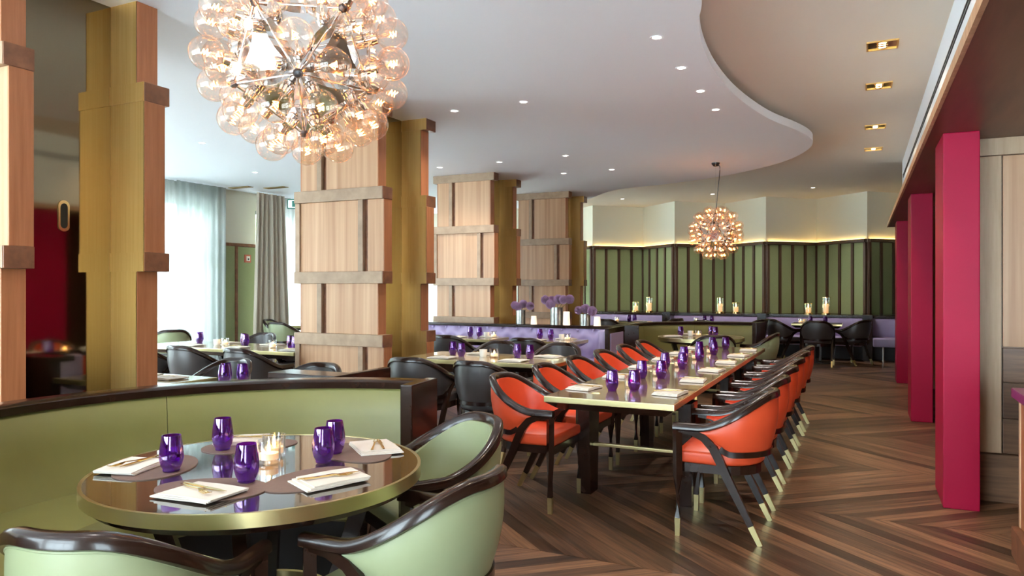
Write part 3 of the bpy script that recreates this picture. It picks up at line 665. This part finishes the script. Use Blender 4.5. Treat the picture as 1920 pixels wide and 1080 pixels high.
# long table
for k in range(6):
    y = 4.58 + .71 * k
    for s, x in (('left', -1.665), ('right', -1.09)):
        put('napkin', x, y, .7515, 90 + (4 if k % 2 else -6), 'folded napkin, %s from near end, %s side of long table' % (ORD[k], s))
        put('fork', x - .01, y, .7685, 20 if s == 'right' else 160, 'gold fork on %s napkin from near end, %s side of long table' % (ORD[k], s))
        put('knife', x + .015, y + .01, .7685, 12 if s == 'right' else 170, 'gold knife on %s napkin from near end, %s side of long table' % (ORD[k], s))
    put('glass', -1.465, y - .01, .7505, 0, 'purple tumbler, %s from near end, left row of long table' % ORD[k])
    put('glass', -1.335, y + .05, .7505, 0, 'purple tumbler, %s from near end, right row of long table' % ORD[k])
    if k < 5: put('candle', -1.395, y + .19, .7505, 0, 'small candle glass, %s from near end along long table' % ORD[k])
def setup(table, gl, nap, cand, cup=()):
    for i, (x, y) in enumerate(gl): put('glass', x, y, .7505, 0, 'purple tumbler, %s from left on %s' % (ORD[i], table))
    for i, (x, y, a) in enumerate(nap):
        put('napkin', x, y, .7515, a, 'folded napkin, %s on %s' % (ORD[i], table)); put('fork', x, y, .7685, a + 8, 'gold fork on the %s napkin of %s' % (ORD[i], table))
    for i, (x, y) in enumerate(cand): put('candle', x, y, .7505, 0, '%s candle glass on %s' % (['left', 'right', 'far'][i], table))
    for i, (x, y) in enumerate(cup): put('cup', x, y, .7505, 0, 'white porcelain cup on %s' % table)
setup('table beside the big oak column', [(-3.7, 6.35), (-3.53, 6.22), (-2.99, 6.36), (-2.83, 6.3)], [(-3.62, 6.0, 0), (-2.88, 6.02, 0), (-3.45, 6.5, 180), (-2.72, 6.52, 180)], [(-3.19, 6.26)], [(-3.33, 6.3)])
setup('left table of lilac banquette', [(-4.88, 8.85), (-4.71, 8.8)], [(-4.95, 8.58, 0), (-4.6, 8.86, 180)], [(-4.5, 8.82)], [(-4.6, 8.8)])
setup('right table of lilac banquette', [(-3.82, 8.82), (-3.63, 8.74)], [(-3.75, 8.5, 0), (-3.45, 8.86, 180)], [(-3.4, 8.74)], [(-3.5, 8.8)])
setup('table half hidden by big oak column', [], [], [(-5.63, 8.78)])
setup('long table near windows', [(-7.28, 6.38), (-7.2, 6.3), (-6.6, 6.42), (-6.47, 6.32), (-5.83, 6.36), (-5.66, 6.25)], [(-7.0, 6.02, 0), (-6.3, 6.02, 0), (-5.5, 6.02, 0), (-6.9, 6.48, 180), (-6.2, 6.48, 180)], [(-6.69, 6.22), (-5.96, 6.22)], [(-6.8, 6.2)])
setup('table behind the nearest column', [], [(-4.62, 3.75, 0), (-4.95, 3.8, 0)], [])
setup('table hidden behind green banquette rail', [(-4.1, 3.82), (-4.03, 3.74), (-3.96, 3.84)], [], [])
setup('far round table', [(-2.28, 10.22), (-1.9, 10.42), (-1.82, 10.3)], [(-2.35, 10.0, 30), (-2.2, 10.55, 160)], [(-2.05, 10.3)], [(-2.16, 10.3)])
setup('window round table', [(-9.35, 10.75), (-9.05, 10.7), (-8.95, 10.6)], [], [(-9.2, 10.7)])
setup('dark table of the right back bay', [(-.88, 15.1), (-.62, 15.15)], [], [(-1.05, 15.0)], [(-.98, 15.08)])
setup('dark table of the middle back bay', [(-2.75, 14.4), (-2.62, 14.45)], [(-2.4, 14.4, 0)], [(-2.92, 14.45)])
setup('dark table of the left back bay', [(-4.2, 14.2), (-4.1, 14.25)], [(-4.0, 14.2, 0)], [(-4.45, 14.2)])
# ---------------- vases, shades, lanterns ----------------
def floret_ball(r, n=190):
    b = MB(); g = math.pi * (3 - 5 ** .5)
    b.lathe([(r * .72 * math.sin(math.pi * i / 8), -r * .72 * math.cos(math.pi * i / 8)) for i in range(9)], 12, cap=False)
    for i in range(n):
        z = 1 - 2 * (i + .5) / n; q = math.sqrt(1 - z * z); d = Vector((q * math.cos(g * i), q * math.sin(g * i), z)); t = d.orthogonal().normalized(); u = d.cross(t)
        c = d * r * random.uniform(.86, 1.0); s = r * .17
        vs = [d * r * .6]
        for k in range(5):
            a = 2 * math.pi * k / 5 + i; vs += [c + (t * math.cos(a) + u * math.sin(a)) * s + d * s * .25, c + (t * math.cos(a + .63) + u * math.sin(a + .63)) * s * .4]
        b.add(vs, [(0, 1 + k, 1 + (k + 1) % 10) for k in range(10)])
    return b.mesh('flower_head', 'allium')
fh = floret_ball(.062)
def vase(x, y, h, r, heads, label):
    t = empty('flower_vase', (x, y, .90), 0, label, 'vase', 'metal vases of allium flowers')
    MB().lathe([(0, 0), (r, 0), (r, h), (r - .006, h), (r - .006, .02), (0, .02)], 28, cap=False).build('vase', 'vase_metal', t, True, 40)
    for hx, hy, hz in heads:
        st = MB().tube([(hx * .1, hy * .1, .03), (hx * .45, hy * .45, h), (hx, hy, hz - .02)], .004, 6).build('stem', 'stem', t, True)
        o = obj('flower_head', fh, st, (hx, hy, hz)); o.rotation_euler = (hx * 9, hy * 7, hz * 20); k = random.uniform(.95, 1.15); o.scale = (k, k, k)
vase(-4.46, 9.6, .20, .068, [(-.10, .02, .27), (-.02, -.05, .25), (.02, .05, .29), (.15, 0, .26)], 'left metal vase with purple alliums on the lilac banquette ledge')
vase(-3.90, 9.6, .245, .09, [(-.17, 0, .35), (-.07, -.05, .29), (.02, .03, .36), (.12, -.03, .355), (.18, .05, .36), (-.1, .08, .34)], 'large middle metal vase with purple alliums on banquette ledge')
vase(-3.47, 9.6, .155, .075, [(-.09, -.02, .21), (-.01, .04, .23), (.11, -.02, .20)], 'short right metal vase with purple alliums on banquette ledge')
for x, h, r, l in ((-4.22, .12, .045, 'left small'), (-3.72, .19, .052, 'middle tall'), (-3.27, .125, .05, 'right small')):
    t = empty('candle_lamp', (x, 9.53, .90), 0, '%s white tapered candle shade beside the allium vases' % l, 'candle', 'white candle shades')
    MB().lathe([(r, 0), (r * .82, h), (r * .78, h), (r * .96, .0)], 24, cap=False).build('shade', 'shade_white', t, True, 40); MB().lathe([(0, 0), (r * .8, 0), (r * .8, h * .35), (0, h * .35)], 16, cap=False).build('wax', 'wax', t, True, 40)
for i, (x, h) in enumerate(((-4.70, .23), (-4.38, .34), (-2.80, .34), (-2.46, .23), (-1.0, .23), (-.66, .36))):
    t = empty('candle_lantern', (x, 16.42, .868), 0, 'glass %s lantern with candle on back wall ledge, %s bay' % ('tall' if h > .3 else 'short', ['left', 'middle', 'right'][i // 2]), 'lantern', 'candle lanterns on the back ledge')
    r = .082
    MB().lathe([(0, 0), (r + .01, 0), (r + .01, .03), (r - .01, .04), (0, .04)], 24, cap=False).build('brass_base', 'brass_shiny', t, True, 40)
    MB().lathe([(r, .04), (r, h), (r - .005, h), (r - .005, .04)], 24, cap=False).build('glass', 'clear_glass', t, True, 40); MB().lathe([(r + .003, h - .008), (r + .003, h + .002), (r - .008, h + .002)], 24, cap=False).build('brass_rim', 'brass_shiny', t, True, 40)
    MB().lathe([(0, .04), (.05, .04), (.05, h * .62), (0, h * .60)], 18, cap=False).build('wax', 'wax', t, True, 40)
    MB().lathe([(0, h * .62), (.012, h * .62 + .015), (.013, h * .62 + .03), (0, h * .62 + .07)], 8, cap=False).build('flame', 'flame', t, True)
# ---------------- chandeliers ----------------
ph = (1 + 5 ** .5) / 2
def ico():
    V = [Vector((0, 0, 1))] + [Vector((math.cos(R(72 * k)) * .8944, math.sin(R(72 * k)) * .8944, .4472)) for k in range(5)] + [Vector((math.cos(R(72 * k + 36)) * .8944, math.sin(R(72 * k + 36)) * .8944, -.4472)) for k in range(5)] + [Vector((0, 0, -1))]
    Fc = []
    for k in range(5): Fc += [(0, 1 + k, 1 + (k + 1) % 5), (1 + k, 6 + k, 1 + (k + 1) % 5), (6 + k, 6 + (k + 1) % 5, 1 + (k + 1) % 5), (11, 6 + (k + 1) % 5, 6 + k)]
    return V, Fc
bulb_me = MB().lathe([(.019, -.062), (.021, -.056)] + [(.0625 * math.sin(R(a)), .0625 * -math.cos(R(a))) for a in range(22, 181, 11)], 20, cap=False).mesh('bulb', 'bulb_glass', True, 180)
fil_me = MB().tube([(.014 * math.cos(i * 2.2) * (1 if i % 2 else .5), .014 * math.sin(i * 2.2), -.012 + .004 * i) for i in range(9)], .0022, 5).mesh('filament', 'filament', True, 180)
stem_me = MB().lathe([(0, -.058), (.008, -.058), (.005, -.03), (.003, -.012), (0, -.012)], 8, cap=False).mesh('glass_stem', 'bulb_glass', True, 60)
sock_me = MB().lathe([(0, -.108), (.024, -.108), (.026, -.10), (.024, -.092), (.026, -.085), (.024, -.078), (.021, -.06), (0, -.06)], 16, cap=False).mesh('socket', 'chrome', True, 40)
hub_me = MB().lathe([(0, -.014), (.012, -.012), (.018, 0), (.012, .012), (0, .014)], 12, cap=False).mesh('hub', 'gunmetal', True, 40)
def chandelier(c, yaw, label, zc, slack):
    t = empty('bulb_chandelier', c, 0, label, 'chandelier', 'globe bulb chandeliers')
    V, Fc = ico(); RR = .285; rot = Matrix.Rotation(yaw, 3, 'Z'); V = [rot @ v * RR for v in V]
    ed = set()
    for f in Fc:
        for i in range(3): ed.add(tuple(sorted((f[i], f[(i + 1) % 3]))))
    for a, b_ in sorted(ed): MB().tube([V[a], V[b_]], .0045, 6).build('rod', 'chrome', t, True, 60)
    for v in V:
        h = obj('hub', hub_me, t, v); h.rotation_mode = 'QUATERNION'; h.rotation_quaternion = Vector((0, 0, 1)).rotation_difference(v)
    for f in Fc:
        P3 = [V[i] for i in f]; ce = sum(P3, Vector()) / 3; n = ce.normalized()
        # polished triangular plate with concave sides
        poly = []
        for i in range(3):
            a, b_ = P3[i] * .93 + ce * .07, P3[(i + 1) % 3] * .93 + ce * .07
            for q in range(5): k = q / 5; p = a.lerp(b_, k); p = p + (ce - p) * (.30 * math.sin(math.pi * k)); poly.append(p)
        m = len(poly); MB().add([p - n * .004 for p in poly] + [p - n * .002 for p in poly], [tuple(range(m)), tuple(range(m, 2 * m))] + [(i, (i + 1) % m, m + (i + 1) % m, m + i) for i in range(m)]).build('reflector_plate', 'chrome', t)
        for p in P3:
            pos = ce + (p - ce) * .54 + n * .107
            b_ = obj('bulb', bulb_me, t, pos); b_.rotation_mode = 'QUATERNION'; b_.rotation_quaternion = Vector((0, 0, 1)).rotation_difference(n)
            obj('filament', fil_me, b_); obj('socket', sock_me, b_); obj('glass_stem', stem_me, b_)
    top = zc - c[2]
    MB().lathe([(0, top - .055), (.03, top - .05), (.058, top - .02), (.06, top), (0, top)], 24, cap=False).build('canopy', 'gunmetal', t, True, 40)
    MB().tube([(0, 0, RR), (0, 0, top - .05)], .0015, 5).build('steel_wire', 'chrome', t)
    MB().tube([p for p in catmull([Vector(q) for q in ((0, 0, RR), (.0 + slack * .2, 0, RR + .12), (slack * .6, 0, (RR + top) / 2), (slack, 0, top - .08), (slack * .6, 0, top - .045))])], .006, 6).build('cable', 'gunmetal', t, True)
    return t
chandelier((-1.91, 2.16, 2.29), R(270 + 41.5 - 36 - 5), 'large cluster chandelier of clear globe bulbs above the front round table', ZW, .05)
chandelier((-1.91, 10.84, 2.22), R(275), 'distant cluster chandelier of clear globe bulbs hanging in the back', ZW, .06)
# ---------------- downlights ----------------
def spot(x, y, z, label, pw=DOWN_W, col=(1, .94, .87)):
    t = empty('downlight', (x, y, z), 0, label, 'downlight', 'small recessed ceiling downlights')
    MB().lathe([(.034, 0), (.05, 0), (.05, -.004), (.034, -.002)], 20, cap=False).build('trim_ring', 'white_plaster', t, True, 40); MB().lathe([(0, -.001), (.034, -.001)], 16, cap=False).build('lens', 'lamp_lens', t)
    ld = bpy.data.lights.new('downlight', 'SPOT'); ld.energy = pw; ld.color = col; ld.spot_size = R(125); ld.spot_blend = .8; ld.shadow_soft_size = .05
    lo = obj('lamp', ld, t, (0, 0, -.02)); return t
DL = [(-1.34, 5.23), (-1.34, 6.04), (-1.34, 6.83), (-1.34, 7.61), (-2.98, 6.48), (-3.77, 6.5), (-7.46, 6.57), (-4.72, 9.43), (-3.67, 9.36), (-4.26, 10.79), (-3.46, 10.77), (-5.74, 9.46), (-2.1, 3.2), (-2.0, 1.0), (-1.3, -1.0), (-3.2, -1.0), (-5.6, 1.5), (-6.5, 3.6), (-8.6, 4.2), (-8.6, 8.6), (-8.0, 11.5), (-6.9, 13.2)]
DLN = ['nearest of the row along the curved edge', 'second of the row along the curved edge', 'third of the row along the curved edge', 'farthest of the row along the curved edge', 'alone right of the big oak column', 'just right of the big oak column top', 'at far left beside the nearest column', 'left one of the pair before the third column', 'right one of the pair before the third column', 'left one of the farther pair near the last column', 'right one of the farther pair near the last column', 'just left of the third column top', 'added fill over the end of the front banquette', 'added fill over the seats before the front table', 'added fill behind the camera on the right', 'added fill behind the camera on the left', 'added fill left of the nearest column', 'added fill behind the nearest column', 'added fill by the first left window', 'added fill by the left sheer curtain', 'added fill by the window round table', 'added fill left of the farthest column']  # lamps from the front banquette on are added for even light
for i, (x, y) in enumerate(DL): spot(x, y, ZW, 'small recessed downlight in white ceiling, ' + DLN[i])
for i, (x, y) in enumerate(((-4.79, 15.68), (-2.83, 15.7), (-.86, 15.55))): spot(x, y, ZB, 'recessed downlight on beige ceiling before the %s back wall bay' % ['left', 'middle', 'right'][i], 45)
for i, y in enumerate((.2, 2.6, 4.6, 6.65, 7.97, 9.98, 11.57)):
    t = empty('brass_downlight', (.155, y, ZB), 0, 'square brass recessed ceiling light, %s along the soffit counted from behind camera' % ORD[i], 'ceiling light', 'square brass ceiling lights')
    b = MB(); w, d = .105, .105
    for x0, x1, y0, y1 in ((-w - .012, w + .012, -d - .012, -d), (-w - .012, w + .012, d, d + .012), (-w - .012, -w, -d, d), (w, w + .012, -d, d)): b.box(x0, x1, y0, y1, -.012, 0)
    b.build('frame', 'brass', t); MB().box(-w, w, -d, d, -.003, -.001).build('reflector', 'brass_shiny', t)
    for q in (-1, 0, 1):
        MB().lathe([(.030, -.004), (.036, -.010), (.042, -.004)], 20, (0, q * .055, 0), cap=False).build('lamp_ring', 'brass_shiny', t, True); MB().lathe([(0, -.005), (.028, -.005)], 14, (0, q * .055, 0), cap=False).build('lamp_lens', 'lamp_warm', t)
    ld = bpy.data.lights.new('brass_downlight', 'SPOT'); ld.energy = 22; ld.color = (1, .80, .55); ld.spot_size = R(130); ld.spot_blend = .8; ld.shadow_soft_size = .06; obj('lamp', ld, t, (0, 0, -.03))
for i, (x, y) in enumerate(((-10.1, 9.75), (-9.55, 10.05))):
    t = empty('air_grille', (x, y, ZW), 0, 'small brass air grille in the white ceiling, %s one near the drape' % ['left', 'right'][i], 'vent')
    MB().box(-.24, .24, -.07, .07, -.004, -.001).build('backing', 'dark_slot', t)
    for q in range(5): MB().box(-.24, .24, -.066 + .03 * q, -.054 + .03 * q, -.012, -.004).build('slat', 'brass_shiny', t)
# ---------------- outside ----------------
o = MB().box(-40, X0 - .2, -20, 40, -.3, -.02).build('terrace_ground', 'paving'); struct(o)
def tree(x, y, h, label):
    t = empty('garden_tree', (x, y, -.02), 0, label, 'tree'); MB().sweep([(0, 0, 0), (.05, 0, h * .3), (0, .08, h * .6)], [[(.09 * math.cos(a), .09 * math.sin(a)) for a in [k * math.pi / 4 for k in range(8)]]] * 3).build('trunk', 'bark', t, True)
    b = MB()
    for i in range(900):
        d = Vector((random.gauss(0, 1), random.gauss(0, 1), random.gauss(0, 1))).normalized() * random.uniform(.4, 1) ** .5; c = Vector((d.x * h * .32, d.y * h * .32, h * .68 + d.z * h * .3)); a = Vector((random.uniform(-1, 1), random.uniform(-1, 1), random.uniform(-1, 1))).normalized(); u = a.orthogonal().normalized(); s = .11
        b.add([c - a * s, c + u * s * .5, c + a * s, c - u * s * .5], [(0, 1, 2, 3)])
    cr = b.build('crown', 'leaf', t); cr['kind'] = 'stuff'
tree(-15.5, 10.4, 3.6, 'leafy tree outside the left window'); tree(-19, 17.5, 4.5, 'leafy tree outside the right window'); tree(-21, 13.0, 4.0, 'tree farther outside behind the curtains')
struct(MB().box(-30, -29.5, -10, 40, -.02, 7.5).build('wall_outside', 'facade'))
hd = tag(MB().rbox(-24, -23, 0, 35, -.02, .9, .1).build('hedge', 'leaf'), 'low clipped hedge beyond the terrace outside', 'hedge')
for i, (x, y) in enumerate(((-14.5, 12.0), (-16.5, 14.8), (-13.2, 8.6))):
    t = empty('terrace_table', (x, y, -.02), 0, 'white terrace table outside the windows, %s' % ['middle one', 'right one', 'left one'][i], 'table'); MB().lathe([(0, .70), (.45, .70), (.45, .74), (0, .74)], 24, cap=False).build('top', 'parasol', t, True, 30); MB().lathe([(.25, 0), (.25, .02), (.03, .04), (.03, .70)], 16).build('pedestal', 'window_frame', t, True, 30)
